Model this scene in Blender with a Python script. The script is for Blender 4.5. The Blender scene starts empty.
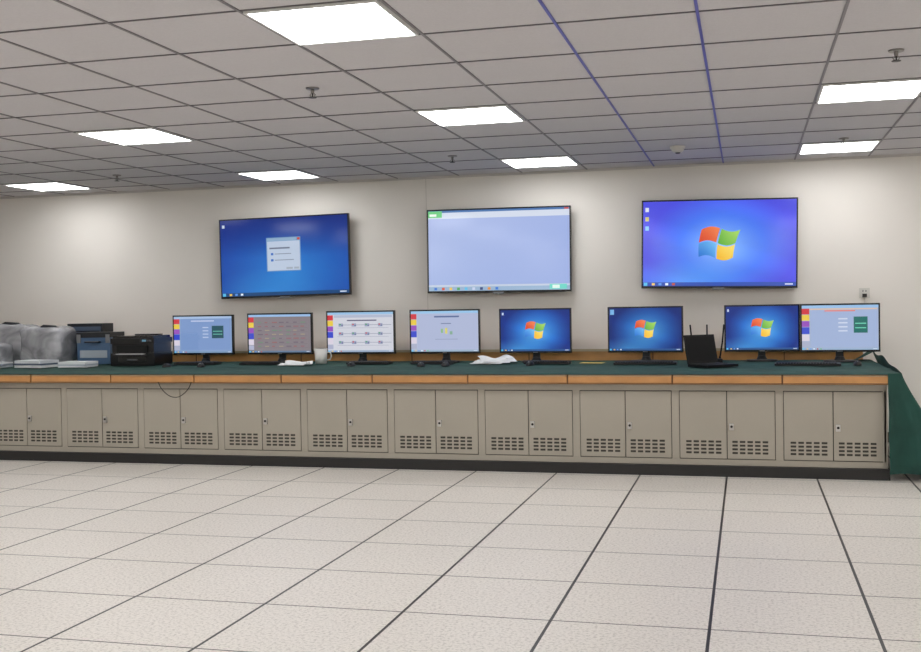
import bpy, math, random
from mathutils import Vector, Matrix, noise
random.seed(4)
sc=bpy.context.scene
try:
    sc.view_settings.view_transform='Standard'
except Exception: pass

# ---------------------------------------------------------------- helpers
def s2l(c):
    return tuple(((v/255)/12.92 if v/255<=0.04045 else ((v/255+0.055)/1.055)**2.4) for v in c[:3])
_m={}
def mat(name,col=(128,128,128),rough=.5,metal=0.,spec=.5,em=None,es=1.,noise_amt=0.,nscale=10.,bump=0.,bscale=50.):
    if name in _m: return _m[name]
    m=bpy.data.materials.new(name); m.use_nodes=True
    nt=m.node_tree; b=nt.nodes['Principled BSDF']
    c=s2l(col)
    b.inputs['Base Color'].default_value=(*c,1)
    b.inputs['Roughness'].default_value=rough
    b.inputs['Metallic'].default_value=metal
    b.inputs['Specular IOR Level'].default_value=spec
    if em is not None:
        b.inputs['Emission Color'].default_value=(*s2l(em),1)
        b.inputs['Emission Strength'].default_value=es
    if noise_amt>0 or bump>0:
        tc=nt.nodes.new('ShaderNodeTexCoord')
    if noise_amt>0:
        n=nt.nodes.new('ShaderNodeTexNoise'); n.inputs['Scale'].default_value=nscale; n.inputs['Detail'].default_value=5
        nt.links.new(tc.outputs['Object'],n.inputs['Vector'])
        r=nt.nodes.new('ShaderNodeValToRGB')
        r.color_ramp.elements[0].position=.3; r.color_ramp.elements[1].position=.7
        r.color_ramp.elements[0].color=(*[v*(1-noise_amt) for v in c],1)
        r.color_ramp.elements[1].color=(*[min(1,v*(1+noise_amt)) for v in c],1)
        nt.links.new(n.outputs['Fac'],r.inputs['Fac']); nt.links.new(r.outputs['Color'],b.inputs['Base Color'])
    if bump>0:
        n2=nt.nodes.new('ShaderNodeTexNoise'); n2.inputs['Scale'].default_value=bscale; n2.inputs['Detail'].default_value=4
        nt.links.new(tc.outputs['Object'],n2.inputs['Vector'])
        bp=nt.nodes.new('ShaderNodeBump'); bp.inputs['Strength'].default_value=bump; bp.inputs['Distance'].default_value=.02
        nt.links.new(n2.outputs['Fac'],bp.inputs['Height']); nt.links.new(bp.outputs['Normal'],b.inputs['Normal'])
    _m[name]=m
    return m
def emat(col,es=1.):
    k='screen_%d_%d_%d'%tuple(col[:3])
    return mat(k,(4,4,5),.08,0,.5,em=col,es=es)
def grad_mat():
    if 'screen_wallpaper' in _m: return _m['screen_wallpaper']
    m=bpy.data.materials.new('screen_wallpaper'); m.use_nodes=True; nt=m.node_tree; b=nt.nodes['Principled BSDF']
    a=nt.nodes.new('ShaderNodeAttribute'); a.attribute_name='Col'
    nt.links.new(a.outputs['Color'],b.inputs['Emission Color']); b.inputs['Emission Strength'].default_value=1
    b.inputs['Base Color'].default_value=(.003,.003,.004,1); b.inputs['Roughness'].default_value=.10; b.inputs['Specular IOR Level'].default_value=.35
    _m['screen_wallpaper']=m; return m

class MB:
    def __init__(s): s.v=[];s.f=[];s.mi=[];s.mats=[];s.c={};s.sm=[]
    def m(s,mt):
        if mt not in s.mats: s.mats.append(mt)
        return s.mats.index(mt)
    def face(s,idx,mt,smooth=False): s.f.append(idx); s.mi.append(s.m(mt)); s.sm.append(smooth)
    def box(s,x0,x1,y0,y1,z0,z1,mt,M=None):
        b=len(s.v)
        for z in (z0,z1):
            for (x,y) in ((x0,y0),(x1,y0),(x1,y1),(x0,y1)):
                p=Vector((x,y,z)); s.v.append(M@p if M else p)
        for q in ((0,3,2,1),(4,5,6,7),(0,1,5,4),(1,2,6,5),(2,3,7,6),(3,0,4,7)): s.face([b+i for i in q],mt)
    def quad(s,pts,mt):
        b=len(s.v); s.v+= [Vector(p) for p in pts]; s.face([b,b+1,b+2,b+3],mt)
    def grid(s,fn,nu,nv,mt,colfn=None,smooth=True):
        b=len(s.v)
        for j in range(nv+1):
            for i in range(nu+1):
                u,v=i/nu,j/nv
                if colfn: s.c[len(s.v)]=colfn(u,v)
                s.v.append(Vector(fn(u,v)))
        for j in range(nv):
            for i in range(nu):
                a=b+j*(nu+1)+i; s.face([a,a+1,a+nu+2,a+nu+1],mt,smooth)
    def cyl(s,c,r0,r1,h,mt,axis='z',n=20,sy=1.,M=None):
        b=len(s.v)
        for k,r in ((0,r0),(1,r1)):
            for i in range(n):
                a=2*math.pi*i/n; x,y=r*math.cos(a),r*math.sin(a)*sy
                p={'z':(x,y,k*h),'y':(x,k*h,y),'x':(k*h,x,y)}[axis]
                p=Vector(c)+Vector(p); s.v.append(M@p if M else p)
        for i in range(n):
            j=(i+1)%n; s.face([b+i,b+j,b+n+j,b+n+i],mt,True)
        s.face([b+i for i in reversed(range(n))],mt); s.face([b+n+i for i in range(n)],mt)
    def ell(s,c,rx,ry,rz,mt,n=20,k=10,half=False,e=1.,disp=None):
        def f(u,v):
            th=2*math.pi*u; ph=(0 if half else -math.pi/2)+v*(math.pi/2 if half else math.pi)
            sg=lambda t,q:math.copysign(abs(t)**q,t)
            d=Vector((sg(math.cos(th),e)*sg(math.cos(ph),e),sg(math.sin(th),e)*sg(math.cos(ph),e),sg(math.sin(ph),e)))
            q=1+(disp(d) if disp else 0)
            return Vector(c)+Vector((d.x*rx*q,d.y*ry*q,d.z*rz*q))
        s.grid(f,n,k,mt)
    def tube(s,pts,r,mt,n=8):
        pts=[Vector(p) for p in pts]; b=len(s.v)
        for i,p in enumerate(pts):
            t=(pts[min(i+1,len(pts)-1)]-pts[max(i-1,0)]).normalized()
            a=t.cross(Vector((.13,.2,.97))).normalized()
            if a.length<.1: a=Vector((1,0,0))
            c=t.cross(a)
            for k in range(n):
                an=2*math.pi*k/n; s.v.append(p+a*r*math.cos(an)+c*r*math.sin(an))
        for i in range(len(pts)-1):
            for k in range(n):
                k2=(k+1)%n; s.face([b+i*n+k,b+i*n+k2,b+(i+1)*n+k2,b+(i+1)*n+k],mt,True)
    def build(s,name,loc=(0,0,0),rz=0.,ry=0.,bevel=0.,weld=False):
        me=bpy.data.meshes.new(name)
        me.from_pydata([tuple(v) for v in s.v],[],s.f)
        for mt in s.mats: me.materials.append(mt)
        for p,i,sm in zip(me.polygons,s.mi,s.sm): p.material_index=i; p.use_smooth=sm
        if s.c:
            at=me.color_attributes.new('Col','FLOAT_COLOR','POINT')
            for i,c in s.c.items(): at.data[i].color=(*c,1)
        me.update()
        o=bpy.data.objects.new(name,me); sc.collection.objects.link(o)
        o.location=loc; o.rotation_euler=(0,ry,rz)
        if bevel>0:
            md=o.modifiers.new('bevel','BEVEL'); md.width=bevel; md.segments=2; md.limit_method='ANGLE'; md.angle_limit=math.radians(50)
        return o

def math_chain(nt,op,a,b=None):
    n=nt.nodes.new('ShaderNodeMath'); n.operation=op
    for i,v in enumerate((a,b)):
        if v is None: continue
        if isinstance(v,(int,float)): n.inputs[i].default_value=v
        else: nt.links.new(v,n.inputs[i])
    return n.outputs[0]

# ---------------------------------------------------------------- dimensions
H=2.44; D=9.912; XL,XR,YB=-9.2,3.9,-3.2
XF=-.7492; XC=.4121; YL=4.1064; P=.6

# floor material: raised-access tiles, black seams
def seam(nt,coord,off,pitch,width):
    t=math_chain(nt,'ADD',coord,-off+pitch*100.5)
    t=math_chain(nt,'MODULO',t,pitch)
    t=math_chain(nt,'SUBTRACT',t,pitch*.5)
    t=math_chain(nt,'ABSOLUTE',t)
    return math_chain(nt,'LESS_THAN',t,width/2)
fm=bpy.data.materials.new('floor_tile'); fm.use_nodes=True; nt=fm.node_tree; b=nt.nodes['Principled BSDF']
tc=nt.nodes.new('ShaderNodeTexCoord'); sp=nt.nodes.new('ShaderNodeSeparateXYZ'); nt.links.new(tc.outputs['Object'],sp.inputs[0])
s1=seam(nt,sp.outputs['X'],XF,P,.0125); s2=seam(nt,sp.outputs['Y'],7.76,P,.009)
n1=nt.nodes.new('ShaderNodeTexNoise'); n1.inputs['Scale'].default_value=75; n1.inputs['Detail'].default_value=3; n1.inputs['Roughness'].default_value=.7
nt.links.new(tc.outputs['Object'],n1.inputs['Vector'])
r1=nt.nodes.new('ShaderNodeValToRGB'); e=r1.color_ramp.elements
e[0].position=.34; e[0].color=(*s2l((182,175,167)),1); e[1].position=.52; e[1].color=(*s2l((221,215,207)),1)
nt.links.new(n1.outputs['Fac'],r1.inputs['Fac'])
n3=nt.nodes.new('ShaderNodeTexNoise'); n3.inputs['Scale'].default_value=.8; nt.links.new(tc.outputs['Object'],n3.inputs['Vector'])
mxa=nt.nodes.new('ShaderNodeMixRGB'); mxa.blend_type='MULTIPLY'; mxa.inputs['Fac'].default_value=.10
nt.links.new(r1.outputs['Color'],mxa.inputs['Color1']); nt.links.new(n3.outputs['Fac'],mxa.inputs['Color2'])
mx=nt.nodes.new('ShaderNodeMixRGB'); mx.inputs['Color2'].default_value=(*s2l((70,65,62)),1)
nt.links.new(s2,mx.inputs['Fac']); nt.links.new(mxa.outputs['Color'],mx.inputs['Color1'])
mx2=nt.nodes.new('ShaderNodeMixRGB'); mx2.inputs['Color2'].default_value=(*s2l((34,31,30)),1)
nt.links.new(s1,mx2.inputs['Fac']); nt.links.new(mx.outputs['Color'],mx2.inputs['Color1'])
nt.links.new(mx2.outputs['Color'],b.inputs['Base Color'])
b.inputs['Roughness'].default_value=.42; b.inputs['Specular IOR Level'].default_value=.3

wallm=mat('wall_paint',(236,231,224),.8,noise_amt=.012,nscale=1.5,bump=.02,bscale=120)
ceilm=mat('ceiling_tile',(206,203,205),.9,noise_amt=.03,nscale=90,bump=.12,bscale=150)

def solid(name,x0,x1,y0,y1,z0,z1,mt):
    m=MB(); m.box(x0,x1,y0,y1,z0,z1,mt); return m.build(name)
solid('floor',XL-.15,XR+.15,YB-.15,D+.15,-.12,0,fm)
solid('ceiling',XL-.15,XR+.15,YB-.15,D+.15,H,H+.12,ceilm)
solid('wall_back',XL-.15,XR+.15,D,D+.15,0,H,wallm)
solid('wall_left',XL-.15,XL,YB,D,0,H,wallm)
solid('wall_right',XR,XR+.15,YB,D,0,H,wallm)
solid('wall_front',XL-.15,XR+.15,YB-.15,YB,0,H,wallm)
bbm=mat('baseboard_paint',(90,84,78),.5)
solid('baseboard_back',XL,XR,D-.012,D,0,.09,bbm)
solid('trim_1',-2.915,-2.911,D-.002,D,0,H,mat('wall_joint',(198,192,184),.8))
solid('trim_2',XL,XR,D-.02,D,H-.02,H,mat('ceiling_angle',(205,200,196),.6))

# ceiling grid
m=MB(); tb=mat('tbar',(128,124,127),.5); gap_shade=mat('cross_gap_shade',(98,94,96),.5); tbb=mat('tbar_blue',(92,94,176),.45)
i=-16
while XC+P*i<XR:
    x=XC+P*i; m.box(x-.0065,x+.0065,YB,D,H-.005,H+.001,tbb if i in (-1,-2) else tb); i+=1
j=-12
while YL+P*j<D:
    y=YL+P*j
    if y>YB: m.box(XL,XR,y-.005,y+.005,H-.0045,H+.001,gap_shade)  # cross lines: shade of the gaps between tiles put into the strip colour
    j+=1
m.build('ceiling_grid_trim')

# ceiling lights
def lem(es): return mat('light_diffuser_%d'%es,(255,255,255),.5,em=(253,254,255),es=es)
lfr=mat('light_frame',(225,225,222),.4)
cells=[(-4,0),(-8,0),(-12,0),(0,1),(-4,1),(-8,1),(-12,1),(0,2),(-4,2),(-8,2),(-12,2),(4,1),(4,2),(4,0)]
for r in (-1,-2,-3):
    for c in (-12,-8,-4,0,4): cells.append((c,r))
for c,r in cells:
    x=XC+P*c+.3; y=YL+2.4*r+.3
    m=MB(); a=.287; w=.012
    m.box(-a+w,a-w,-a+w,a-w,-.009,-.001,lem(10 if r==2 else 18))
    for bx in ((-a,a,-a,-a+w),(-a,a,a-w,a),(-a,-a+w,-a+w,a-w),(a-w,a,-a+w,a-w)): m.box(*bx,-.012,-.001,lfr)
    m.build('ceiling_light_panel',(x,y,H))

# sprinklers & smoke detector
chrome=mat('sprinkler_metal',(150,146,142),.35,.8); dk=mat('dark_metal',(50,48,48),.4,.5)
for (x,y) in ((-2.31,5.67),(-5.43,8.70),(-2.30,8.60),(.72,5.75),(.72,8.75)):
    m=MB(); m.cyl((0,0,-.008),.036,.038,.008,chrome); m.cyl((0,0,-.03),.009,.011,.025,chrome)
    m.tube([(-.005,0,-.028),(-.016,0,-.038),(-.005,0,-.052)],.003,chrome); m.tube([(.005,0,-.028),(.016,0,-.038),(.005,0,-.052)],.003,chrome)
    m.cyl((0,0,-.050),.003,.004,.024,dk); m.cyl((0,0,-.055),.022,.022,.003,dk)
    m.build('fire_sprinkler',(x,y,H))
m=MB(); wp=mat('white_plastic',(215,212,205),.4)
m.cyl((0,0,-.015),.06,.06,.015,wp); m.cyl((0,0,-.05),.035,.056,.035,wp); m.cyl((0,0,-.058),.014,.022,.008,dk)
m.build('smoke_detector',(-.51,8.72,H))

# ---------------------------------------------------------------- console desk
cab=mat('cabinet_enamel',(162,155,142),.45,noise_amt=.02,nscale=3); gap=mat('cabinet_gap',(56,52,46),.7); plin=mat('plinth_black',(26,24,23),.5)
wood=mat('wood_fascia',(186,134,80),.4,noise_amt=.12,nscale=8); woodd=mat('wood_edge',(112,78,46),.5); edge=mat('edge_metal',(190,175,145),.35,.3)
lock=mat('lock_metal',(190,188,185),.3,.8); ventm=mat('vent_dark',(58,54,48),.8)
m=MB(); X0,X1=-8.0,.90; YF=7.85
m.box(X0,X1,YF+.006,9.80,.07,.62,gap)
m.box(X0,X1+.02,YF-.03,9.80,0,.075,plin)
m.box(X0,X1+.008,YF,9.80,.60,.645,cab)
m.box(X0,X1+.008,YF,9.80,.076,.118,cab)
m.box(X1-.02,X1+.008,YF,9.80,.118,.60,cab)
k=0
while True:
    cx=.56-.705*k
    if cx-.35<X0: break
    m.box(cx-.3525-.026,cx-.3525+.026,YF,YF+.02,.118,.60,cab)
    if k==0: m.box(cx+.3265,X1,YF,YF+.02,.118,.60,cab)
    for sd in (-1,1):
        xa,xb=(cx-.3225,cx-.003) if sd<0 else (cx+.003,cx+.3225)
        m.box(xa,xb,YF-.004,YF+.016,.124,.594,cab)
        gx0=xa+(.035 if sd<0 else .025); gw=.255; cw=gw/5
        for a in range(5):
            for c in range(4):
                m.box(gx0+a*cw+.007,gx0+(a+1)*cw-.007,YF-.0055,YF-.003,.158+c*.026,.158+c*.026+.014,ventm)
    m.box(cx+.016,cx+.046,YF-.016,YF-.004,.325,.372,lock); m.cyl((cx+.031,YF-.02,.35),.009,.009,.006,dk,axis='y',n=12)
    k+=1
m.box(X0,.955,7.815,9.80,.645,.715,woodd)
fx=[.97-.742*i for i in range(13)]
for a in fx:
    xa=max(a-.742,X0)
    if a<X0+.1: break
    m.box(xa+.006,a-.006,7.80,7.82,.648,.712,wood)
    m.box(xa+.006,a-.006,7.797,7.80,.652,.657,woodd); m.box(xa+.006,a-.006,7.797,7.80,.703,.708,edge)
m.box(.955,.975,7.80,9.80,.645,.715,edge)
m.build('control_console_desk',bevel=.0015)
m=MB(); wr=mat('wood_rail',(206,150,88),.4,noise_amt=.1,nscale=8)
m.box(X0,.93,9.66,9.80,.717,.815,wr)
m.box(X0,.93,9.65,9.66,.800,.822,edge)
x=-7.4
while x<.9: m.box(x-.004,x+.004,9.655,9.665,.72,.80,woodd); x+=1.1
m.build('wooden_rear_rail')

# green tablecloth
gm=mat('green_cloth',(24,66,57),.85,noise_amt=.3,nscale=4,bump=.6,bscale=8)
m=MB()
def top(u,v):
    x=X0+u*(.985-X0); y=7.792+v*(9.645-7.792)
    z=.7215+.005*noise.noise(Vector((x*2.1,y*3,0)))+.003*noise.noise(Vector((x*7,y*7,3)))
    if v<=.001: z=.7165
    return (x,y,max(z,.7165))
m.grid(top,240,30,gm)
m.build('green_tablecloth')
m=MB()
def drape(u,v):
    L=u*2.15
    fl=.38*(v**1.2)
    bot=.055
    if L<.22:
        t=L/.22; x=.905+t*(.088+fl); y=7.785-.03*v-.025*math.sin(t*12+v*2)*v
        zt=.725
    else:
        t=(L-.22)/1.93; x=.993+fl+.035*v*math.sin(t*26+v*3); y=7.785-.03*v+t*1.84
        zt=.725+.09*min(1,t*1.3)*(.8+.2*math.sin(t*14))
    z=zt*(1-v)+bot*v
    return (x+.012*noise.noise(Vector((L*5,v*4,2)))*v,y,z)
m.grid(drape,120,24,gm)
def hump(u,v):
    t=u; y=9.45+t*.18; zt=.725+.09*min(1,((y-7.785)/1.84)*1.3)*(.8+.2*math.sin(((y-7.785)/1.84)*14))
    x=.993-v*.16
    return (x,y,max(.7215,.7225+(zt-.7225)*(1-v)**1.5+.006*noise.noise(Vector((x*9,y*6,0)))))
m.grid(hump,20,10,gm)
m.build('draped_green_cloth')

bk=mat('black_rubber',(18,18,18),.5)
m=MB(); pts=[]
for i in range(17):
    t=i/16; pts.append((-4.53+.29*t,7.785,.655-.12*math.sin(math.pi*t)**.7 if 0<t<1 else .655))
m.tube(pts,.003,bk); m.build('hanging_cable')

TZ=.727
# ---------------------------------------------------------------- screens
def lerp(a,b,t): return tuple(a[i]+(b[i]-a[i])*t for i in range(3))
def win7(u,v,k=1.,purple=0.):
    d=math.hypot((u-.52)*1.25,(v-.47)*.95)
    t=min(1,d/.62)
    core=(100,180,232); mid=(34,106,194); out=(14,46,128)
    if purple:
        core=(146,194,254); mid=(74,122,242); out=(78,80,222)
    c=lerp(core,mid,min(1,t*1.8)) if t<.555 else lerp(mid,out,min(1,(t-.555)/.445))
    ray=max(0,math.sin((u*1.2+v*2.2)*5.0))*.05
    gl=max(0,1-math.hypot((u-.25)*1.1,(v-.02)*1.8)/.55)
    c=lerp(c,(96,200,248),gl*.55)
    c=tuple(min(255,x*k*(1+ray)) for x in c)
    return s2l(c)
def screen_bg(m,w,z0,h,y,fn,nu=36,nv=22):
    m.grid(lambda u,v:(-w/2+u*w,y,z0+v*h),nu,nv,grad_mat(),fn)
def rect(m,w,z0,h,y,u0,v0,u1,v1,col,layer=1):
    yy=y-.0006*layer
    m.quad([(-w/2+u0*w,yy,z0+v0*h),(-w/2+u1*w,yy,z0+v0*h),(-w/2+u1*w,yy,z0+v1*h),(-w/2+u0*w,yy,z0+v1*h)],emat(col))
def flag(m,w,z0,h,y,cu,cv,size):
    cols={(0,1):((214,70,40),(244,140,90)),(1,1):((96,172,62),(176,220,110)),(0,0):((44,114,208),(120,194,244)),(1,0):((242,180,44),(252,228,120))}
    cx,cz=-w/2+cu*w,z0+cv*h
    for (a,b_),(c0,c1) in cols.items():
        def fn(u,v,a=a,b_=b_):
            g=.04
            U=(u-1 if a==0 else u); V=(v-1 if b_==0 else v)
            U=U*(1-g)+(-g if a==0 else g); V=V*(1-g)+(-g if b_==0 else g)
            X=U*.5*size*(1+.06*V)+.07*size*V-.04*size*math.cos(V*1.5)
            Z=V*.42*size*(1-.08*abs(U))+.075*size*math.sin(U*math.pi*.95)*-1+.02*size
            return (cx+X,y-.0016,cz+Z)
        m.grid(fn,10,6,grad_mat(),lambda u,v,c0=c0,c1=c1:s2l(lerp(c0,c1,(u+v)/2)))
bez=mat('bezel_black',(8,8,9),.25); body=mat('monitor_body',(18,18,20),.4); silver=mat('silver_plastic',(130,132,136),.35,.4)

def taskbar(m,w,z0,h,y,col,icons=5,light=False):
    rect(m,w,z0,h,y,0,0,1,.045,col)
    rect(m,w,z0,h,y,.006,.004,.03,.042,(90,190,230),2)
    cs=[(240,200,90),(90,150,230),(230,240,250),(200,90,60),(110,190,110)]
    for i in range(icons): rect(m,w,z0,h,y,.06+i*.045,.009,.08+i*.045,.036,cs[i%5],2)
    rect(m,w,z0,h,y,.93,.014,.98,.03,(210,220,235),2)

def tv(loc,ry,kind,W=1.345):
    m=MB(); Hh=.776; b_=.013
    m.box(-W/2,W/2,-.022,.012,-Hh/2,Hh/2,bez)
    m.box(-W/2+.12,W/2-.12,.012,.045,-Hh/2+.05,Hh/2-.1,body)
    m.box(-.25,.25,.045,.088,-.2,.2,dk)
    for sx in (-.2,.2): m.box(sx-.02,sx+.02,.04,.06,-.3,.3,dk)
    m.box(-.05,.05,-.026,-.022,-Hh/2-.012,-Hh/2+.006,silver)
    w,h=W-2*b_,Hh-2*b_-.006; z0=-Hh/2+b_+.006; y=-.0232
    if kind==1:
        def f(u,v):
            d=math.hypot((u-.55)*1.1,(v-.30)*.9); t=min(1,d/.75)
            c=lerp((46,128,206),(22,62,156),t)
            g=max(0,1-math.hypot((u-.35),(v+.05)*1.2)/.5); c=lerp(c,(66,170,230),g*.5)
            c=lerp(c,(20,40,116),min(1,max(0,v-.5)*1.6))
            return s2l(c)
        screen_bg(m,w,z0,h,y,f); R=lambda *a:rect(m,w,z0,h,y,*a)
        R(.365,.31,.635,.75,(110,150,190),1); R(.372,.32,.628,.70,(186,200,220),2); R(.372,.705,.60,.742,(140,170,198),2); R(.61,.71,.63,.74,(200,70,50),3)
        R(.39,.60,.55,.62,(110,120,140),3); R(.40,.52,.42,.55,(60,110,190),3); R(.43,.53,.56,.54,(130,140,160),3); R(.40,.44,.42,.47,(60,110,190),3); R(.43,.45,.58,.46,(130,140,160),3); R(.52,.335,.57,.36,(160,170,185),3);R(.58,.335,.62,.36,(160,170,185),3)
        R(.015,.90,.035,.94,(200,210,220),1)
        taskbar(m,w,z0,h,y,(26,70,120),3)
    elif kind==2:
        def f(u,v):
            c=lerp((164,182,226),(178,192,232),v); c=lerp(c,(148,168,224),u*.5); return s2l(c)
        screen_bg(m,w,z0,h,y,f); R=lambda *a:rect(m,w,z0,h,y,*a)
        R(0,.975,1,1,(80,120,176),1); R(0,.90,1,.975,(212,220,236),1); R(.0,.915,.10,.995,(110,205,130),2); R(.01,.93,.06,.96,(240,250,240),3); R(.965,.978,.995,.996,(210,80,60),2)
        R(0,.052,1,.075,(196,206,224),1); R(0,0,1,.052,(150,178,206),1)
        cs=[(60,120,210),(220,90,60),(240,200,90),(80,170,90),(90,190,230),(200,210,230),(40,60,120),(230,150,60)]
        for i in range(9): R(.04+i*.055,.010,.06+i*.055,.042,cs[i%8],2)
        R(.86,.01,.98,.07,(110,215,200),2); R(.88,.02,.93,.06,(225,245,235),3)
    else:
        screen_bg(m,w,z0,h,y,lambda u,v:win7(u,v,1.,1.)); flag(m,w,z0,h,y,.50,.49,.31)
        for i,c in enumerate([(220,225,235),(210,200,120),(120,190,240)]): rect(m,w,z0,h,y,.015,.88-i*.11,.038,.93-i*.11,c,1)
        taskbar(m,w,z0,h,y,(42,78,176),4)
    m.build('wall_mounted_tv',loc,0,ry,bevel=.002)
YT=9.824; q=YT-.022; sc_=q/D
def tvloc(x,z): return (x*sc_,YT,1.2239+(z-1.2239)*sc_)
tv(tvloc(-4.372,1.73),-.014,1,1.35); tv(tvloc(-2.228,1.733),.006,2,1.35); tv(tvloc(-.238,1.733),.018,3,1.325)

def sidebar(R,u0=.0,u1=.075):
    R(u0,.80,u1,.93,(206,56,66),2); R(u0,.66,u1,.79,(230,200,70),2); R(u0,.52,u1,.65,(150,80,184),2); R(u0,.36,u1,.51,(60,76,200),2); R(u0,.20,u1,.35,(215,208,222),2); R(u0,.07,u1,.19,(170,175,200),2)
def monitor(x,y,kind,w=.63,h=.375,rz=0.,zb=.078):
    m=MB(); b_=.013
    m.box(-w/2,w/2,-.02,.012,zb,zb+h,bez)
    m.box(-w/2+.05,w/2-.05,.012,.035,zb+.05,zb+h-.05,body)
    m.box(-.03,.03,.03,.055,.01,zb+h*.55,body); m.cyl((0,.02,0),.13,.125,.012,body,n=28,sy=.75); m.cyl((0,.03,.012),.045,.03,.03,body)
    m.box(-.02,.02,-.0215,-.02,zb+.003,zb+.009,silver)
    W=w-2*b_; hh=h-2*b_-.004; z0=zb+b_+.004; Y=-.0212
    R=lambda *a:rect(m,W,z0,hh,Y,*a)
    if kind=='win':
        screen_bg(m,W,z0,hh,Y,lambda u,v:win7(u,v,1.0)); flag(m,W,z0,hh,Y,.5,.5,.16); taskbar(m,W,z0,hh,Y,(30,80,140),3)
        R(.02,.88,.045,.94,(200,215,230),1)
    elif kind=='win2':
        screen_bg(m,W,z0,hh,Y,lambda u,v:win7(u,v,.9)); flag(m,W,z0,hh,Y,.5,.5,.16); taskbar(m,W,z0,hh,Y,(30,80,140),3)
        R(.015,.85,.07,.97,(120,180,225),1)
    elif kind=='scada1':
        R(0,0,1,1,(132,158,196),0); R(0,.94,1,1,(165,190,222),1); sidebar(R,.0,.10)
        R(.12,.08,.98,.93,(122,150,198),1); R(.66,.40,.86,.74,(30,78,92),2); R(.68,.58,.84,.60,(110,190,170),3);R(.68,.50,.84,.52,(110,190,170),3)
        for i in range(4): R(.50,.68-i*.09,.60,.71-i*.09,(180,195,222),2)
        R(.3,.86,.7,.89,(195,205,230),2); taskbar(m,W,z0,hh,Y,(120,150,185),4)
    elif kind=='scada2':
        R(0,0,1,1,(132,126,132),0); R(0,.94,1,1,(150,185,225),1); sidebar(R,0,.085)
        R(.10,.07,.985,.93,(132,124,130),1)
        for r in range(7):
            for c in range(7):
                col=random.choice([(150,98,98),(106,140,116),(108,98,112),(160,150,128),(146,98,108)])
                R(.15+c*.115,.15+r*.105,.15+c*.115+random.uniform(.04,.09),.15+r*.105+.025,col,2)
            R(.13,.125+r*.105,.95,.129+r*.105,(112,104,110),2)
        taskbar(m,W,z0,hh,Y,(95,120,150),4)
    elif kind=='scada3':
        R(0,0,1,1,(206,208,218),0); R(0,.94,1,1,(150,190,225),1); sidebar(R,0,.085)
        R(.10,.07,.985,.86,(206,208,218),1); R(.10,.865,.985,.93,(176,184,206),1)
        for r in range(3):
            for c in range(4):
                x0=.17+c*.20;y0=.20+r*.22
                R(x0,y0,x0+.07,y0+.08,(150,158,186),2); R(x0+.01,y0+.04,x0+.035,y0+.07,(196,80,80) if (r+c)%2 else (80,156,100),3); R(x0+.045,y0+.02,x0+.065,y0+.04,(70,80,124),3)
                R(x0+.07,y0+.038,x0+.2,y0+.047,(110,116,150),2)
            R(.15,.165+r*.22,.93,.171+r*.22,(130,132,166),2)
        R(.30,.78,.75,.81,(90,90,120),2); taskbar(m,W,z0,hh,Y,(150,170,195),4)
    elif kind=='scada4':
        R(0,0,1,1,(176,186,212),0); R(0,.94,1,1,(150,195,230),1); sidebar(R,0,.085)
        R(.10,.07,.985,.93,(172,182,212),1); R(.51,.44,.545,.58,(215,208,110),2); R(.45,.46,.48,.56,(140,186,130),2); R(.58,.42,.62,.50,(130,170,148),2)
        R(.35,.84,.72,.88,(90,108,154),2); R(.45,.68,.60,.70,(110,120,160),2); R(.36,.30,.70,.31,(120,130,170),2); taskbar(m,W,z0,hh,Y,(150,175,200),5)
    elif kind=='scada5':
        R(0,0,1,1,(160,176,206),0); R(0,.94,1,1,(150,190,230),1); sidebar(R,0,.10)
        R(.12,.07,.985,.93,(158,176,212),1); R(.68,.38,.86,.74,(24,104,98),2); R(.70,.58,.84,.60,(120,220,190),3);R(.70,.48,.84,.50,(120,220,190),3)
        for i in range(4): R(.48,.68-i*.09,.60,.71-i*.09,(205,214,232),2)
        R(.3,.86,.7,.89,(225,130,122),2); R(.10,.90,.985,.93,(215,190,170),2); taskbar(m,W,z0,hh,Y,(150,175,205),5)
    m.build('computer_monitor',(x,y,TZ),rz,bevel=.0015)
YM=9.30
monitor(-4.925,YM,'scada1',.62,.37)
monitor(-4.15,YM,'scada2',.64,.378)
monitor(-3.365,YM,'scada3',.65,.388)
monitor(-2.58,YM,'scada4',.64,.388)
monitor(-1.77,YM,'win',.63,.385)
monitor(-.83,YM,'win2',.63,.387,-.05)
monitor(.115,YM+.05,'win',.60,.387,.03)
monitor(.715,YM-.07,'scada5',.605,.387,-.02)

# keyboards, mice
kb=mat('keyboard_black',(14,14,15),.4); kk=mat('keycap_black',(26,26,28),.5)
def keyboard(x,y,rz=0,w=.45):
    m=MB(); m.box(-w/2,w/2,-.075,.075,0,.016,kb)
    for r in range(5):
        for c in range(int(w/.021)-1):
            xx=-w/2+.012+c*.021; m.box(xx,xx+.017,-.062+r*.025,-.062+r*.025+.020,.016,.023,kk)
    m.build('keyboard',(x,y,TZ+.001),rz)
for a in ((-.80,8.93,.02,.50),(.44,8.72,-.03,.48),(-1.62,9.03,0,.38),(-4.85,9.03,0,.40),(-4.22,9.03,.0,.36),(-3.20,9.05,.03,.38),(-2.62,9.07,0,.38)): keyboard(*a)
def mouse(x,y,rz=0):
    m=MB(); m.ell((0,0,0),.032,.058,.036,bk,half=True,n=20,k=8); m.cyl((-.003,-.03,.028),.008,.008,.006,silver,axis='x',n=10)
    m.tube([(0,.055,.008),(.005,.08,.006),(-.005,.11,.005),(.01,.14,.005)],.002,bk)
    m.build('computer_mouse',(x,y,TZ),rz)
for a in ((-4.93,8.62),(-4.62,8.66),(-3.25,8.72),(-2.62,8.68),(-2.42,8.72),(-1.72,8.78),(.80,8.72)): mouse(*a,random.uniform(-.3,.3))

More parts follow.
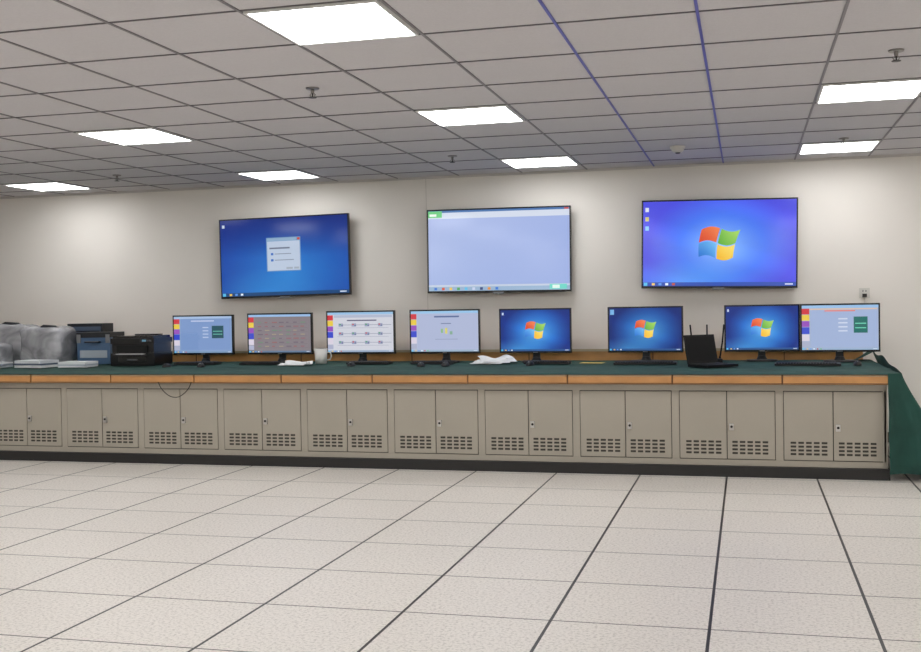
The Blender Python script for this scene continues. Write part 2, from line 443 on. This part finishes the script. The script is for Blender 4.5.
# printer
pb=mat('printer_black',(16,16,18),.28); pg=mat('printer_gloss',(30,31,34),.12)
m=MB()
m.box(-.215,.215,-.18,.18,.0,.115,pb); m.box(-.205,.205,-.17,.18,.115,.20,pb); m.box(-.215,.215,-.18,.185,.20,.25,pb)
m.box(-.20,.20,-.165,.17,.25,.270,pg)
m.box(-.15,.15,-.19,-.17,.118,.185,mat('printer_slot',(4,4,4),.8)); m.box(-.16,.16,-.25,-.17,.095,.105,pb)
m.box(-.13,.13,-.24,-.12,.106,.110,mat('paper_white',(236,236,234),.7)); m.box(-.14,.14,-.184,-.18,.03,.085,pg); m.box(-.05,.05,-.188,-.184,.05,.062,silver)
m.box(.08,.20,-.186,-.18,.21,.242,pg); m.box(.10,.14,-.188,-.186,.218,.236,emat((90,130,150)))
for i in range(3): m.cyl((.155+i*.015,-.189,.226),.005,.005,.003,silver,axis='y',n=10)
m.box(-.12,.12,.10,.18,.270,.282,pb)
m.build('printer',(-5.41,9.02,TZ),.06,bevel=.006)

# laptop
m=MB(); lb=mat('laptop_black',(12,12,13),.5,spec=.25); ls=mat('laptop_screen',(6,6,8),.4,spec=.2)
m.box(-.15,.15,-.23,0,0,.02,lb)
for r in range(5):
    for c in range(13): m.box(-.135+c*.021,-.135+c*.021+.017,-.125+r*.022,-.125+r*.022+.018,.02,.023,kk)
m.box(-.045,.045,-.215,-.15,.02,.0215,kb)
M=Matrix.Translation((0,.0,.02))@Matrix.Rotation(math.radians(-12),4,'X')
m.box(-.15,.15,-.004,.006,0,.225,lb,M); m.box(-.137,.137,-.0055,-.004,.016,.212,ls,M); m.cyl((-.12,0,.012),.008,.008,.24,lb,axis='x',n=12)
m.build('laptop',(-.335,8.66,TZ),.75,bevel=.002)
# router
m=MB(); m.box(-.11,.11,-.07,.07,0,.035,lb)
for i,x in enumerate((-.10,.0,.10)):
    m.cyl((x,.075,.02),.008,.008,.03,lb); m.tube([(x,.075,.04),(x+(i-1)*.02,.078,.16),(x+(i-1)*.035,.08,.31)],.0065,lb)
for i in range(5): m.box(-.06+i*.025,-.055+i*.025,-.0715,-.07,.015,.020,emat((80,220,90)))
m.build('wireless_router',(-.31,9.05,TZ),.1,bevel=.002)

# papers, mug, etc.
pw=_m['paper_white']
def paper(name,x,y,w,d,rz=0,amp=.02,seed=0,mt=pw,sheets=2):
    m=MB()
    for k in range(sheets):
        M=Matrix.Rotation(.35*k-.2,3,'Z')
        def fn(u,v):
            p=M@Vector(((u-.5)*w,(v-.5)*d,0)); n_=noise.noise(Vector((u*1.6+seed,v*1.6,k*3.)))
            return (p.x+k*.03,p.y+k*.02,.003+k*.006+amp*(n_+.5)*.9*v)
        m.grid(fn,16,12,mt)
    m.build(name,(x,y,TZ),rz)
paper('loose_papers',-2.13,9.08,.28,.24,.1,.07,1,sheets=3)
paper('yellow_note_paper',-1.25,9.08,.20,.12,.0,.004,2,mat('paper_yellow',(228,205,110),.7),1)
paper('loose_papers',-3.84,8.90,.24,.20,.2,.05,5,sheets=2)
mg=mat('ceramic_white',(228,226,220),.25)
m=MB(); m.cyl((0,0,0),.052,.058,.135,mg,n=28); m.cyl((0,0,.1352),.050,.050,.001,mat('coffee',(60,40,28),.2),n=28)
m.tube([(.055,0,.10),(.085,0,.095),(.092,0,.065),(.08,0,.035),(.054,0,.03)],.007,mg)
m.build('coffee_mug',(-3.69,9.14,TZ),.5)

# wall outlet with plug
m=MB(); m.box(-.043,.043,-.008,0,-.043,.043,wp); m.box(-.018,.018,-.03,-.008,-.035,-.005,dk)
for x in (-.012,.012): m.box(x-.003,x+.003,-.009,-.0078,.010,.026,dk)
m.tube([(0,-.025,-.03),(0,-.03,-.12),(.03,-.028,-.25),(.02,-.02,-.42)],.004,wp)
m.build('wall_outlet',(.97,D,1.275))

# ---------------------------------------------------------------- wrapped equipment at the left
pl=bpy.data.materials.new('plastic_wrap'); pl.use_nodes=True; nt=pl.node_tree; b=nt.nodes['Principled BSDF']
tc=nt.nodes.new('ShaderNodeTexCoord'); v=nt.nodes.new('ShaderNodeTexNoise'); v.inputs['Scale'].default_value=2.6; v.inputs['Detail'].default_value=3; v.inputs['Distortion'].default_value=1.4
mp=nt.nodes.new('ShaderNodeMapping'); mp.inputs['Scale'].default_value=(1,1,1.8)
nt.links.new(tc.outputs['Object'],mp.inputs['Vector']); nt.links.new(mp.outputs['Vector'],v.inputs['Vector']); r=nt.nodes.new('ShaderNodeValToRGB')
r.color_ramp.elements[0].position=.34; r.color_ramp.elements[0].color=(*s2l((128,128,132)),1); r.color_ramp.elements[1].position=.64; r.color_ramp.elements[1].color=(*s2l((196,196,200)),1)
nt.links.new(v.outputs['Fac'],r.inputs['Fac']); nt.links.new(r.outputs['Color'],b.inputs['Base Color'])
bp=nt.nodes.new('ShaderNodeBump'); bp.inputs['Strength'].default_value=.35; bp.inputs['Distance'].default_value=.03; nt.links.new(v.outputs['Fac'],bp.inputs['Height']); nt.links.new(bp.outputs['Normal'],b.inputs['Normal'])
b.inputs['Roughness'].default_value=.25; b.inputs['Specular IOR Level'].default_value=.6
strap=mat('dark_strap',(34,36,42),.5)
def bag(x,y,rx,ry,rz_,seed,rot=0):
    m=MB()
    def dsp(d): return .07*noise.noise(d*1.5+Vector((seed,0,0)))+.035*noise.noise(d*3.6+Vector((0,seed,0)))+.025*abs(noise.noise(Vector((d.x*7,d.y*7,d.z*3))+Vector((0,seed,0))))
    m.ell((0,0,rz_*.92),rx,ry,rz_,pl,n=80,k=44,e=.30,disp=dsp)
    for vv in m.v:
        if vv.z<0: vv.z=0
    m.tube([(-rx*.5,-.02,rz_*1.80),(-rx*.1,-.05,rz_*1.98),(rx*.4,-.03,rz_*1.93),(rx*.7,0,rz_*1.7)],.014,strap,n=10)
    m.build('plastic_wrapped_equipment',(x,y,TZ+.001),rot)
bag(-7.0,9.28,.26,.16,.20,1.3,.04); bag(-6.47,9.14,.23,.16,.185,4.1,-.04); bag(-7.58,9.3,.26,.16,.2,9.,.04); bag(-6.98,8.94,.19,.11,.11,7.3,.03)
# equipment cases
m=MB(); nb=mat('case_navy',(74,104,138),.4); nbl=mat('case_black',(28,31,38),.4)
m.box(-.17,.17,-.13,.13,0,.25,nb); m.box(-.175,.175,-.135,.135,.25,.30,nbl); m.box(-.14,.14,-.135,-.13,.06,.13,mat('label_pale',(170,180,190),.6))
for s_ in (-.15,.15): m.box(s_-.02,s_+.02,-.14,-.13,.20,.28,silver)
m.tube([(-.07,-.135,.21),(-.07,-.165,.21),(.07,-.165,.21),(.07,-.135,.21)],.008,nbl)
m.build('equipment_case',(-5.98,9.24,TZ+.001),.05,bevel=.006)
m=MB(); m.box(-.20,.20,-.09,.09,0,.38,nbl); m.box(-.18,.18,-.095,-.09,.04,.35,mat('case_grille',(78,92,114),.5))
for i in range(11): m.box(-.17,.17,-.098,-.095,.06+i*.024,.07+i*.024,nbl)
m.build('equipment_case',(-6.28,9.53,TZ+.001),-.03,bevel=.005)
def stack(x,y,w,d,cols,rz):
    m=MB(); z=0
    for i,c in enumerate(cols):
        M=Matrix.Rotation(random.uniform(-.15,.15),4,'Z'); hh=random.uniform(.012,.026)
        m.box(-w/2,w/2,-d/2,d/2,z,z+hh,mat('manual_%d_%d_%d'%c,c,.6),M); z+=hh
    m.build('manual_stack',(x,y,TZ+.001),rz)
stack(-6.72,8.58,.36,.22,[(200,205,210),(150,160,172),(226,226,226)],.1)
stack(-6.24,8.62,.32,.22,[(225,225,225),(90,100,120),(216,218,222)],-.1)
stack(-5.84,8.66,.28,.20,[(222,224,226),(180,188,198),(226,228,230)],.1)

# ---------------------------------------------------------------- world + camera
w=bpy.data.worlds.new('world'); sc.world=w; w.use_nodes=True
w.node_tree.nodes['Background'].inputs[0].default_value=(.6,.6,.62,1); w.node_tree.nodes['Background'].inputs[1].default_value=.3
f,yaw,pi_,ro,h=1093.9954,.2564,-.0186,.0163,1.2239
fw=Vector((-math.sin(yaw)*math.cos(pi_),math.cos(yaw)*math.cos(pi_),math.sin(pi_)))
rt=Vector((math.cos(yaw),math.sin(yaw),0)); up=rt.cross(fw)
r2=rt*math.cos(ro)-up*math.sin(ro); u2=up*math.cos(ro)+rt*math.sin(ro)
cd=bpy.data.cameras.new('camera'); co=bpy.data.objects.new('camera',cd); sc.collection.objects.link(co)
Mx=Matrix((( r2.x,u2.x,-fw.x,0),(r2.y,u2.y,-fw.y,0),(r2.z,u2.z,-fw.z,h),(0,0,0,1)))
co.matrix_world=Mx; cd.sensor_width=36; cd.lens=f/921*36; cd.clip_start=.05
sc.camera=co
